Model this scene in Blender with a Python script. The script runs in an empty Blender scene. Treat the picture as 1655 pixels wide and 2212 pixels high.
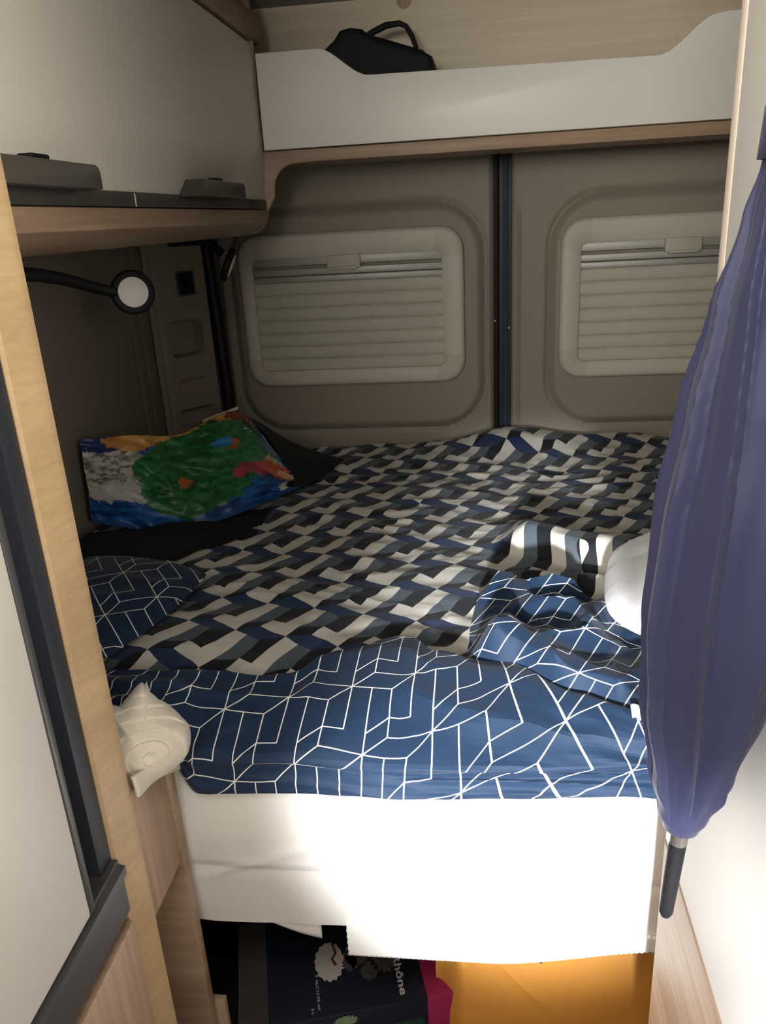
import bpy, bmesh, math, random
from mathutils import Vector, Matrix, noise
random.seed(7)
sc = bpy.context.scene
col = sc.collection
PI = math.pi
V = Vector

# ------------------------------------------------------------------ camera
cam_data = bpy.data.cameras.new('camera')
cam = bpy.data.objects.new('camera', cam_data); col.objects.link(cam)
cam_data.sensor_fit = 'VERTICAL'; cam_data.sensor_height = 36.0
cam_data.lens = 1700.0/2212.0*36.0
cam_data.clip_start = 0.02
Xw = V((.99241376, -.01049515, -.12249404)); Yw = V((.11093517, -.35302523, .92901376)); Zd = V((.05299363, .93555494, .34918281))
right = V((Xw.x, Yw.x, -Zd.x)); up = -V((Xw.y, Yw.y, -Zd.y)); back = -V((Xw.z, Yw.z, -Zd.z))
M = Matrix.Identity(4)
for i in range(3):
    M[i][0] = right[i]; M[i][1] = up[i]; M[i][2] = back[i]
M.translation = V((0, 0, 1.5))
cam.matrix_world = M
sc.camera = cam

# ------------------------------------------------------------------ light and exposure
w = bpy.data.worlds.new('daylight'); sc.world = w; w.use_nodes = True
w.node_tree.nodes['Background'].inputs[0].default_value = (1.0, .93, .84, 1)
w.node_tree.nodes['Background'].inputs[1].default_value = 0.50
def area(name, loc, target, sx, sy, power, color, spread=180):
    d = bpy.data.lights.new(name, 'AREA'); d.shape = 'RECTANGLE'; d.size = sx; d.size_y = sy
    d.energy = power; d.color = color; d.spread = math.radians(spread)
    o = bpy.data.objects.new(name, d); col.objects.link(o); o.location = loc
    o.rotation_euler = (V(target)-V(loc)).to_track_quat('-Z', 'Y').to_euler()
    return o
area('windscreen_daylight', (-.1, -1.5, 1.55), (0, 1.6, 1.25), 1.3, .7, 2.8, (1.0, .95, .87))
area('added_high_fill', (-.58, -.9, 1.80), (.15, 1.9, 1.74), 1.05, .40, 7.0, (1.0, .97, .88), 75)  # added lamp that brightens the shelf front and upper rear
area('added_overhead_fill', (-.1, .0, 1.965), (-.1, .0, 0), .4, .4, 5.6, (1.0, .94, .85))  # added overhead fill for the aisle and right wall
area('side_door_daylight', (.93, -.38, 1.62), (-.46, .9, 1.73), .7, .5, 6.6, (1.0, .95, .86), 70)
d = bpy.data.lights.new('added_glare_spot', 'SPOT'); d.energy = 820; d.spot_size = math.radians(19.2); d.spot_blend = .75  # added lamp behind the camera, makes the bright patch on the mattress
d.shadow_soft_size = .06; d.color = (.93, .97, 1.0)
o = bpy.data.objects.new('added_glare_spot', d); col.objects.link(o); o.location = (-.09, -1.2, 1.34)
o.rotation_euler = (V((.07, .82, .775))-V(o.location)).to_track_quat('-Z', 'Y').to_euler()
sc.view_settings.view_transform = 'Standard'; sc.view_settings.look = 'None'
sc.view_settings.exposure = 0.0; sc.view_settings.gamma = 1.0
sc.view_settings.use_curve_mapping = False
sc.cycles.max_bounces = 8; sc.cycles.diffuse_bounces = 6

# ------------------------------------------------------------------ materials
class NT:
    def __init__(s, name):
        m = bpy.data.materials.new(name); m.use_nodes = True
        s.m = m; s.t = m.node_tree; s.b = s.t.nodes['Principled BSDF']
    def n(s, typ, **kw):
        nd = s.t.nodes.new(typ)
        for k, v in kw.items(): setattr(nd, k, v)
        return nd
    def put(s, sock, v):
        if hasattr(v, 'is_output') or isinstance(v, bpy.types.NodeSocket): s.t.links.new(v, sock)
        else: sock.default_value = v
    def ma(s, op, a, b=0.0, c=None):
        nd = s.n('ShaderNodeMath', operation=op)
        s.put(nd.inputs[0], a); s.put(nd.inputs[1], b)
        if c is not None: s.put(nd.inputs[2], c)
        return nd.outputs[0]
    def mix(s, f, a, b):
        nd = s.n('ShaderNodeMix', data_type='RGBA')
        s.put(nd.inputs['Factor'], f)
        s.put(nd.inputs[6], a if not isinstance(a, tuple) else (*a, 1)); s.put(nd.inputs[7], b if not isinstance(b, tuple) else (*b, 1))
        return nd.outputs[2]
    def coord(s, kind='Object'):
        return s.n('ShaderNodeTexCoord').outputs[kind]
    def noise(s, vec, scale=5, detail=3, rough=.5, sc=(1, 1, 1), dist=0):
        mp = s.n('ShaderNodeMapping'); s.put(mp.inputs['Vector'], vec); mp.inputs['Scale'].default_value = sc
        nz = s.n('ShaderNodeTexNoise'); s.put(nz.inputs['Vector'], mp.outputs[0])
        nz.inputs['Scale'].default_value = scale; nz.inputs['Detail'].default_value = detail
        nz.inputs['Roughness'].default_value = rough; nz.inputs['Distortion'].default_value = dist
        return nz.outputs['Fac']
    def ramp(s, f, stops):
        r = s.n('ShaderNodeValToRGB'); s.put(r.inputs[0], f)
        e = r.color_ramp.elements
        while len(e) < len(stops): e.new(.5)
        for i, (p, c) in enumerate(stops):
            e[i].position = p; e[i].color = (*c, 1) if len(c) == 3 else c
        return r.outputs[0]
    def bump(s, h, strength=.3, dist=.002):
        b = s.n('ShaderNodeBump'); b.inputs['Strength'].default_value = strength; b.inputs['Distance'].default_value = dist
        s.put(b.inputs['Height'], h); s.t.links.new(b.outputs[0], s.b.inputs['Normal'])
    def out(s, colr, rough=.5, metal=0.0, spec=.5, sheen=0.0):
        s.put(s.b.inputs['Base Color'], colr if not isinstance(colr, tuple) else (*colr, 1))
        s.put(s.b.inputs['Roughness'], rough); s.b.inputs['Metallic'].default_value = metal
        s.b.inputs['Specular IOR Level'].default_value = spec
        s.b.inputs['Sheen Weight'].default_value = sheen
        return s.m
def plain(name, c, rough=.5, var=.06, scale=40, metal=0, spec=.4, bump=.08, sheen=0.0, bd=.001):
    t = NT(name); o = t.coord()
    f = t.noise(o, scale, 4)
    cc = t.mix(f, tuple(max(0, x*(1-var)) for x in c), tuple(min(1, x*(1+var)) for x in c))
    if bump: t.bump(t.noise(o, scale*6, 2), bump, bd)
    return t.out(cc, rough, metal, spec, sheen)
def wood(name, dark, light, axis, rough=.45, fine=1.0):
    t = NT(name); o = t.coord()
    s1 = [9, 9, 9]; s1['xyz'.index(axis)] = .55
    s2 = [90, 90, 90]; s2['xyz'.index(axis)] = 3
    a = t.noise(o, fine, 5, .6, tuple(s1), .6); b = t.noise(o, fine, 3, .6, tuple(s2))
    f = t.ma('ADD', t.ma('MULTIPLY', a, .65), t.ma('MULTIPLY', b, .4))
    c = t.ramp(f, [(.32, dark), (.52, tuple((x+y)/2 for x, y in zip(dark, light))), (.70, light)])
    t.bump(b, .12, .0006)
    return t.out(c, rough, 0, .35)
W_D, W_L = (.225, .140, .088), (.45, .315, .215)
wood_x = wood('oak_grain_across', W_D, W_L, 'x')
wood_y = wood('oak_grain_along', W_D, W_L, 'y')
wood_z = wood('oak_grain_upright', W_D, W_L, 'z')
wood_panel = wood('pale_oak_back_panel', (.56, .46, .34), (.74, .63, .48), 'x')
wood_edge = wood('pale_oak_edge_band', (.33, .22, .115), (.50, .345, .19), 'y', fine=1.5)
cream = plain('cream_laminate', (.66, .62, .545), .42, .02, 8, bump=.03)
white_lam = plain('white_laminate', (.80, .77, .70), .38, .02, 8, bump=.03)
wall_white = plain('white_wall_laminate', (.83, .79, .74), .5, .02, 8, bump=.03)
cream_wall = plain('cream_edge_laminate', (.84, .70, .59), .5, .03, 12, bump=.03)
greybrown = plain('grey_brown_moulded_plastic', (.28, .24, .192), .6, .05, 60, bump=.25)
wall_dark = plain('brown_grey_wall_lining', (.20, .165, .135), .75, .06, 70, bump=.25)
frame_beige = plain('beige_window_frame', (.56, .52, .44), .5, .02, 20, bump=.03)
frame_corner = plain('beige_frame_corner', (.50, .465, .385), .5, .02, 20, bump=.03)
alu = plain('brushed_aluminium', (.40, .39, .35), .5, .03, 30, .35)
grey_lam = plain('anthracite_laminate', (.05, .048, .042), .45, .05, 30)
handle_grey = plain('grey_handle_plastic', (.075, .068, .057), .4, .05, 30)
black_pl = plain('black_plastic', (.007, .007, .008), .55, .1, 30, spec=.2)
black_rub = plain('black_rubber', (.006, .006, .007), .5, .1, 30)
blue_highlight = plain('painted_blue_highlight', (.03, .06, .09), .25, .1, 30, spec=.7)  # highlight along the centre door seal, put into the colour
dark_frame = plain('dark_slate_frame', (.022, .025, .033), .5, .06, 30)
bronze = plain('grey_anodised_rail', (.085, .083, .086), .38, .06, 30, .4)
ceil_m = plain('grey_ceiling_lining', (.36, .36, .34), .8, .05, 50)
floor_m = plain('dark_floor', (.10, .085, .07), .6, .1, 20)
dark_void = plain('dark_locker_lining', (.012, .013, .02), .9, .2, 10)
sheet_m = plain('cream_white_bed_sheet', (.76, .72, .67), .85, .03, 14, bump=.15, sheen=.2)
mesh_m = plain('white_spacer_mesh', (.80, .77, .72), .8, .03, 30)
pillow_m = plain('white_pillow_cotton', (.86, .85, .87), .85, .02, 20, bump=.2, sheen=.2)
towel_m = plain('off_white_towel', (.60, .54, .44), .9, .05, 60, bump=.35, sheen=.3, bd=.002)
umb_m = plain('navy_umbrella_cloth', (.022, .024, .068), .6, .08, 12, bump=.1, sheen=.1)
bag_m = plain('black_bag_cloth', (.006, .006, .008), .75, .15, 40, bump=.3)
lampdisc = plain('white_lamp_diffuser', (.80, .76, .70), .4, .02, 20)
orange_m = plain('orange_plastic', (.74, .32, .055), .5, .05, 10, bump=.1)
magenta_m = plain('magenta_card', (.36, .02, .09), .5, .06, 20)
card_m = plain('navy_black_card', (.010, .014, .026), .45, .2, 20)
brown_card = plain('dark_brown_card', (.060, .048, .046), .5, .1, 20)
green_card = plain('dark_green_card', (.012, .055, .04), .5, .1, 20)
palegreen = plain('pale_green_print', (.22, .30, .17), .6, .2, 200)
print_white = plain('white_print', (.62, .60, .55), .6, .05, 50)
print_dim = plain('dim_grey_flower_print', (.075, .07, .065), .6, .5, 160)
print_red = plain('dark_red_print', (.15, .01, .02), .6, .1, 50)
flower_m = plain('pale_flower_print', (.52, .49, .44), .6, .2, 120)
chrome = plain('dull_chrome', (.30, .26, .24), .3, .1, 30, .9)

PB, PA, PF = .0555, .072, .4
def fabric_pattern(name, filled):
    """cabinet-projection box pattern on the fabric (UV in metres of cloth)"""
    t = NT(name)
    uvn = t.n('ShaderNodeUVMap'); uvn.uv_map = 'UVMap'
    sp = t.n('ShaderNodeSeparateXYZ'); t.put(sp.inputs[0], uvn.outputs[0])
    b = t.ma('DIVIDE', sp.outputs[0], PB); a = t.ma('DIVIDE', sp.outputs[1], PA)
    f = PF; P = 3+4*f
    b2 = t.ma('MULTIPLY', b, 2.0)
    k = t.ma('FLOOR', b2); tt = t.ma('SUBTRACT', b2, k)
    v = t.ma('FLOORED_MODULO', t.ma('MULTIPLY_ADD', k, -(1+f), a), P)
    wv = t.ma('MULTIPLY_ADD', tt, f, v)
    gt = lambda x, e: t.ma('GREATER_THAN', x, e)
    if filled:
        WH, NA, BL, SL = (.58, .54, .475), (.010, .027, .078), (.005, .006, .010), (.075, .095, .115)
        c = t.mix(gt(v, 1+f), WH, NA)
        c = t.mix(gt(wv, 1+2*f), c, BL)
        c = t.mix(gt(v, 2+f), c, WH)
        c = t.mix(gt(v, 2+2*f), c, NA)
        c = t.mix(gt(v, 2+3*f), c, SL)
        c = t.mix(gt(wv, 3+3*f), c, BL)
        c = t.mix(gt(wv, 3+4*f), c, NA)
    else:
        BASE, LN = (.0030, .0180, .050), (.74, .72, .68)
        hw = .00080
        d = None
        for e in (0, 1+f, 2+f, 2+2*f, 2+3*f, P):
            x = t.ma('ABSOLUTE', t.ma('SUBTRACT', v, e)); d = x if d is None else t.ma('MINIMUM', d, x)
        d = t.ma('MULTIPLY', d, PA)
        cosl = PB*.5/math.hypot(PB*.5, PA*f)
        for e in (1+2*f, 3+3*f, 3+4*f):
            x = t.ma('MULTIPLY', t.ma('ABSOLUTE', t.ma('SUBTRACT', wv, e)), PA*cosl); d = t.ma('MINIMUM', d, x)
        kk = t.ma('ROUND', b2)
        dv = t.ma('MULTIPLY', t.ma('ABSOLUTE', t.ma('SUBTRACT', b2, kk)), PB*.5)
        vv = t.ma('FLOORED_MODULO', t.ma('MULTIPLY_ADD', kk, -(1+f), a), P)
        gap = t.ma('ADD', t.ma('MULTIPLY', gt(vv, 1), t.ma('LESS_THAN', vv, 1+2*f)),
                   t.ma('MULTIPLY', gt(vv, 2+2*f), t.ma('LESS_THAN', vv, 2+3*f)))
        dv = t.ma('ADD', dv, gap)
        d = t.ma('MINIMUM', d, dv)
        c = t.mix(t.ma('LESS_THAN', d, hw), BASE, LN)
    o = t.coord()
    hb = t.ma('ADD', t.noise(o, 900, 2), t.ma('MULTIPLY', t.noise(o, 55, 3), 2.0))
    t.bump(hb, .16, .0018)
    return t.out(c, .70, 0, .35, .10)
box_print = fabric_pattern('box_print_cotton', True)
line_print = fabric_pattern('line_print_cotton', False)

def tote_print():
    t = NT('colourful_bag_print')
    uvn = t.n('ShaderNodeUVMap'); uvn.uv_map = 'UVMap'
    o = t.coord()
    nz = t.n('ShaderNodeTexNoise'); nz.inputs['Scale'].default_value = 18; nz.inputs['Detail'].default_value = 8; nz.inputs['Roughness'].default_value = .72
    t.put(nz.inputs['Vector'], o)
    vm = t.n('ShaderNodeVectorMath', operation='MULTIPLY_ADD'); t.put(vm.inputs[0], nz.outputs['Color'])
    vm.inputs[1].default_value = (.22, .34, 0); t.put(vm.inputs[2], uvn.outputs[0])
    sp = t.n('ShaderNodeSeparateXYZ'); t.put(sp.inputs[0], vm.outputs[0])
    u = t.ma('SUBTRACT', sp.outputs[0], .11); v = t.ma('SUBTRACT', sp.outputs[1], .17)
    def ell(cu, cv, ru, rv):
        du = t.ma('DIVIDE', t.ma('SUBTRACT', u, cu), ru); dv = t.ma('DIVIDE', t.ma('SUBTRACT', v, cv), rv)
        return t.ma('LESS_THAN', t.ma('ADD', t.ma('MULTIPLY', du, du), t.ma('MULTIPLY', dv, dv)), 1.0)
    mot = t.noise(o, 45, 5, .65, (1, 1, 2.2))
    c = t.mix(t.ramp(t.noise(o, 22, 3, .5, (1, 1, 4)), [(.4, (0, 0, 0)), (.6, (1, 1, 1))]), (.01, .04, .15), (.02, .12, .36))
    c = t.mix(t.ma('LESS_THAN', v, .08), c, (.015, .06, .2))
    c = t.mix(ell(.14, .62, .26, .24), c, t.ramp(mot, [(.40, (.08, .09, .08)), (.55, (.45, .42, .36))]))
    c = t.mix(ell(.20, .36, .26, .09), c, (.42, .40, .38))
    c = t.mix(ell(.10, .99, .28, .16), c, (.02, .03, .12))
    c = t.mix(ell(.22, .97, .09, .13), c, (.46, .20, .05))
    c = t.mix(ell(.60, 1.00, .42, .13), c, (.55, .30, .07))
    c = t.mix(ell(.80, .97, .10, .10), c, (.18, .05, .02))
    c = t.mix(ell(.53, .54, .30, .44), c, t.ramp(mot, [(.35, (.008, .06, .016)), (.6, (.03, .17, .045))]))
    c = t.mix(ell(.76, .66, .17, .26), c, t.ramp(mot, [(.35, (.012, .08, .03)), (.6, (.045, .20, .075))]))
    c = t.mix(ell(.50, .46, .03, .05), c, (.45, .12, .03))
    c = t.mix(ell(.66, .74, .05, .05), c, (.04, .22, .5))
    c = t.mix(ell(.70, .70, .018, .05), c, (.4, .10, .03))
    c = t.mix(ell(.80, .42, .10, .07), c, (.38, .05, .08))
    c = t.mix(ell(.94, .46, .10, .20), c, (.42, .10, .04))
    c = t.mix(ell(.96, .38, .08, .09), c, (.60, .38, .24))
    c = t.mix(ell(.93, .16, .06, .08), c, (.55, .52, .46))
    c = t.mix(ell(.99, .17, .04, .10), c, (.02, .015, .015))
    c = t.mix(ell(.87, .93, .055, .20), c, (.16, .20, .30))
    c = t.mix(ell(.90, .62, .05, .07), c, (.40, .33, .24))
    t.bump(t.noise(o, 50, 3), .25, .003)
    return t.out(c, .38, 0, .4)
tote_m = tote_print()
def barcode_m():
    t = NT('barcode_tag'); o = t.coord()
    f = t.noise(o, 1, 0, .5, (30, 30, 900))
    return t.out(t.mix(t.ma('GREATER_THAN', f, .52), (.6, .58, .54), (.03, .03, .03)), .6)
tag_m = barcode_m()

# ------------------------------------------------------------------ object helpers
def thing(name, label, cat, loc=(0, 0, 0), group=None):
    o = bpy.data.objects.new(name, None); col.objects.link(o); o.empty_display_size = .05
    o.location = loc; o['label'] = label; o['category'] = cat
    if group: o['group'] = group
    return o
def tag(o, label, cat, group=None):
    o['label'] = label; o['category'] = cat
    if group: o['group'] = group
    return o
def struct(o):
    o['kind'] = 'structure'; return o
def world_base(p):
    b = V((0, 0, 0))
    while p is not None:
        b += p.location; p = p.parent
    return b
def link(name, me, mats, parent=None, angle=35):
    for m in (mats if isinstance(mats, (list, tuple)) else [mats]): me.materials.append(m)
    if angle is not None and len(me.polygons):
        me.polygons.foreach_set('use_smooth', [True]*len(me.polygons))
        me.set_sharp_from_angle(angle=math.radians(angle))
    o = bpy.data.objects.new(name, me); col.objects.link(o)
    if parent is not None:
        o.location = -world_base(parent); o.parent = parent
    return o
class MB:
    def __init__(s): s.bm = bmesh.new(); s.mi = 0
    def mark(s, fs):
        for f in fs: f.material_index = s.mi
    def box(s, x0, x1, y0, y1, z0, z1, bev=.002, seg=2):
        t = bmesh.new(); bmesh.ops.create_cube(t, size=1)
        for v in t.verts: v.co = V(((x0+x1)/2+v.co.x*(x1-x0), (y0+y1)/2+v.co.y*(y1-y0), (z0+z1)/2+v.co.z*(z1-z0)))
        if bev: bmesh.ops.bevel(t, geom=t.edges[:], offset=bev, segments=seg, affect='EDGES', profile=.5)
        return s.merge(t)
    def merge(s, t, mat=None):
        if mat is not None: bmesh.ops.transform(t, matrix=mat, verts=t.verts)
        for f in t.faces: f.material_index = s.mi
        me = bpy.data.meshes.new('tmp'); t.to_mesh(me); t.free()
        n0 = len(s.bm.faces)
        s.bm.from_mesh(me); bpy.data.meshes.remove(me)
        return s
    def prism(s, poly, axis, lo, hi, bev=0.0, seg=2):
        t = bmesh.new()
        def pt(a, b, c): return {'x': (c, a, b), 'y': (a, c, b), 'z': (a, b, c)}[axis]
        A = [t.verts.new(pt(a, b, lo)) for a, b in poly]; B = [t.verts.new(pt(a, b, hi)) for a, b in poly]
        n = len(poly); t.faces.new(A); t.faces.new(B[::-1])
        for i in range(n): t.faces.new((A[i], B[i], B[(i+1) % n], A[(i+1) % n]))
        bmesh.ops.recalc_face_normals(t, faces=t.faces)
        if bev:
            cap = [e for e in t.edges if (e.verts[0] in A) == (e.verts[1] in A)]
            bmesh.ops.bevel(t, geom=cap, offset=bev, segments=seg, affect='EDGES', profile=.5)
        return s.merge(t)
    def tube(s, pts, r, n=12, caps=True):
        t = bmesh.new(); pts = [V(p) for p in pts]; rings = []
        rr = r if isinstance(r, (list, tuple)) else [r]*len(pts)
        ref = None
        for i, p in enumerate(pts):
            d = (pts[min(i+1, len(pts)-1)]-pts[max(i-1, 0)]).normalized()
            if ref is None:
                ref = V((0, 0, 1)) if abs(d.z) < .9 else V((1, 0, 0))
            a = d.cross(ref).normalized(); b = a.cross(d).normalized(); ref = b
            rings.append([t.verts.new(p+(a*math.cos(2*PI*j/n)+b*math.sin(2*PI*j/n))*rr[i]) for j in range(n)])
        for i in range(len(rings)-1):
            for j in range(n): t.faces.new((rings[i][j], rings[i][(j+1) % n], rings[i+1][(j+1) % n], rings[i+1][j]))
        if caps: t.faces.new(rings[0][::-1]); t.faces.new(rings[-1])
        bmesh.ops.recalc_face_normals(t, faces=t.faces)
        return s.merge(t)
    def disc(s, c, nrm, r, h, bev=0.002, n=32, seg=2):
        t = bmesh.new(); bmesh.ops.create_cone(t, cap_ends=True, segments=n, radius1=r, radius2=r, depth=h)
        if bev:
            ed = [e for e in t.edges if abs(e.verts[0].co.z-e.verts[1].co.z) < 1e-6]
            bmesh.ops.bevel(t, geom=ed, offset=bev, segments=seg, affect='EDGES', profile=.5)
        m = V(nrm).normalized().to_track_quat('Z', 'Y').to_matrix().to_4x4(); m.translation = V(c)
        return s.merge(t, m)
    def build(s, name, mats, parent=None, angle=35):
        me = bpy.data.meshes.new(name); s.bm.to_mesh(me); s.bm.free()
        return link(name, me, mats, parent, angle)
def grid(name, nu, nv, fn, mats, parent=None, uv=None, angle=60, closed_u=False, mi=None, solid=0):
    vs = [fn(i/(nu if closed_u else nu-1), j/(nv-1)) for j in range(nv) for i in range(nu)]
    fs = []
    for j in range(nv-1):
        for i in range(nu if closed_u else nu-1):
            a = j*nu+i; b = j*nu+(i+1) % nu
            fs.append((a, b, b+nu, a+nu))
    me = bpy.data.meshes.new(name); me.from_pydata([tuple(v) for v in vs], [], fs)
    if uv:
        L = me.uv_layers.new(name='UVMap')
        uvs = [uv(i/(nu-1), j/(nv-1), vs[j*nu+i]) for j in range(nv) for i in range(nu)]
        li = [0]*len(me.loops); me.loops.foreach_get('vertex_index', li)
        L.data.foreach_set('uv', [c for i in li for c in uvs[i]])
    if mi:
        for p in me.polygons: p.material_index = mi(p.index % (nu if closed_u else nu-1), p.index//(nu if closed_u else nu-1))
    o = link(name, me, mats, parent, angle)
    if solid:
        md = o.modifiers.new('thickness', 'SOLIDIFY'); md.thickness = solid; md.offset = -1
    return o
def arc(cx, cy, r, a0, a1, n=8):
    return [(cx+r*math.cos(math.radians(a0+(a1-a0)*i/n)), cy+r*math.sin(math.radians(a0+(a1-a0)*i/n))) for i in range(n+1)]
def rrect(x0, x1, y0, y1, r, n=8):
    return arc(x0+r, y0+r, r, 180, 270, n)+arc(x1-r, y0+r, r, 270, 360, n)+arc(x1-r, y1-r, r, 0, 90, n)+arc(x0+r, y1-r, r, 90, 180, n)
def sm(a, b, x):
    t = min(1, max(0, (x-a)/(b-a))); return t*t*(3-2*t)
def lerp(a, b, t): return a+(b-a)*t
def interp(tab, x):
    if x <= tab[0][0]: return tab[0][1]
    for (a, u), (b, v) in zip(tab, tab[1:]):
        if x <= b: return u+(v-u)*sm(a, b, x)
    return tab[-1][1]
def gauss(x, s): return math.exp(-(x/s)**2)
def nz(x, y, z=0): return noise.noise(V((x, y, z)))

# ================================================================== ROOM SHELL
struct(MB().box(-1.0, 1.1, -.3, 2.3, -.05, 0, 0).build('floor', floor_m))
struct(MB().box(-1.0, 1.1, -.3, 2.3, 1.975, 2.02, 0).build('ceiling', ceil_m))
# left wall with vertical pressed grooves
def lw(u, v):
    y = lerp(.70, 2.02, u); z = lerp(0.0, 1.975, v)
    return V((-.85-.004*gauss(y-1.955, .008)-.003*gauss(y-1.90, .006), y, z))
wl = struct(grid('wall_left', 260, 6, lw, wall_dark))
# right body wall behind the bed end
struct(MB().box(.95, .98, .715, 2.25, 0, 1.975, 0).build('wall_right', wall_dark))
struct(MB().box(-1.0, -.862, .69, 2.26, 0, 1.975, 0).build('wall_left_outer', wall_dark))
# back wall skin behind doors
struct(MB().box(-.98, 1.0, 2.235, 2.26, 0, 1.975, 0).build('wall_back', wall_dark))
# corner pillar, a moulded panel with pockets
PA0, PA1 = V((-.838, 2.02, 0)), V((-.728, 2.16, 0))
pu = (PA1-PA0).normalized(); pn = V((pu.y, -pu.x, 0))
def rr_d(s, z, s0, s1, z0, z1, r):
    cx, cz = (s0+s1)/2, (z0+z1)/2
    qx = abs(s-cx)-(s1-s0)/2+r; qz = abs(z-cz)-(z1-z0)/2+r
    return math.hypot(max(qx, 0), max(qz, 0))+min(max(qx, qz), 0)-r
def pil(u, v):
    s = lerp(-.012, .168, u); z = lerp(.6, 1.52, v)
    d = 0
    d += -.035*(1-sm(-.004, .004, rr_d(s, z, .040, .138, 1.178, 1.268, .014)))
    d += -.035*(1-sm(-.004, .004, rr_d(s, z, .036, .150, .985, 1.030, .016)))
    d += -.007*(1-sm(-.003, .003, rr_d(s, z, .044, .142, 1.076, 1.112, .015)))
    d += -.005*gauss(s-.012, .005)
    p = PA0+pu*s+pn*d; return V((p.x, p.y, z))
pl = struct(grid('trim_1', 90, 300, pil, greybrown))
t = MB()
def ppt(s, z, d=0): p = PA0+pu*s+pn*d; return V((p.x, p.y, z))
def plate(mb, s0, s1, z0, z1, d, r):
    tb = bmesh.new(); P = rrect(s0, s1, z0, z1, r, 5)
    A = [tb.verts.new(ppt(a, b, -.004)) for a, b in P]; B = [tb.verts.new(ppt(a, b, d)) for a, b in P]
    n = len(P); tb.faces.new(B)
    for i in range(n): tb.faces.new((A[i], A[(i+1) % n], B[(i+1) % n], B[i]))
    bmesh.ops.recalc_face_normals(tb, faces=tb.faces); mb.merge(tb)
t = thing('speaker_plate', 'small square black plate set in the corner pillar above the pockets', 'plate', ppt(.104, 1.336))
m = MB(); plate(m, .079, .132, 1.334, 1.398, .004, .006); m.build('faceplate', handle_grey, t)
m = MB(); plate(m, .084, .127, 1.339, 1.393, .0055, .004); m.build('grille', black_pl, t)
m = MB(); m.tube([(-.715, 2.176, .86), (-.717, 2.174, 1.1), (-.722, 2.172, 1.3), (-.728, 2.17, 1.50)], .0165, 14)
struct(m.build('trim_2', black_rub))

# ================================================================== REAR DOORS
def door_mesh(name, x0, x1, inner, sgn, fx0, fx1):
    # pressed relief: inner = x of the edge near the centre gap, sgn direction away from it
    px0, px1 = min(fx0, fx1), max(fx0, fx1)
    def fn(u, v):
        x = lerp(x0, x1, u); z = lerp(.55, 1.66, v)
        d = 0.0
        r = rr_d(x, z, px0, px1, .935, 1.532, .13)
        d += .012*(1-sm(-.020, .0, r)) - .008*gauss(r-.005, .0055)
        k = 1-sm(1.49, 1.56, z)
        d -= .003*k*gauss(x-(inner+sgn*.020), .0022)
        d -= .0035*k*gauss(x-(inner+sgn*.0285), .0022)
        e = min(abs(x-x0), abs(x-x1)); d -= .012*(1-sm(0, .012, e))
        return V((x, 2.2-d, z))
    return struct(grid(name, 200, 190, fn, greybrown))
d1 = door_mesh('door_1', -.712, .043, .043, -1, -.675, .016)
d2 = door_mesh('door_2', .086, .87, .086, 1, .190, .85)
m = MB(); m.box(.040, .089, 2.200, 2.232, .55, 1.66, 0); m.mi = 1; m.tube([(.0735, 2.193, .6), (.0735, 2.193, 1.65)], .0065, 10)
m.mi = 0; m.tube([(.050, 2.196, .6), (.050, 2.196, 1.65)], .007, 10)
struct(m.build('trim_3', [black_rub, blue_highlight]))
for z, x in ((1.225, .0455), (1.205, .0825)):
    o = MB().disc((x, 2.19, z), (0, -1, 0), .0028, .006, .001, 12).build('screw', alu, bpy.data.objects['trim_3'])

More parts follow.
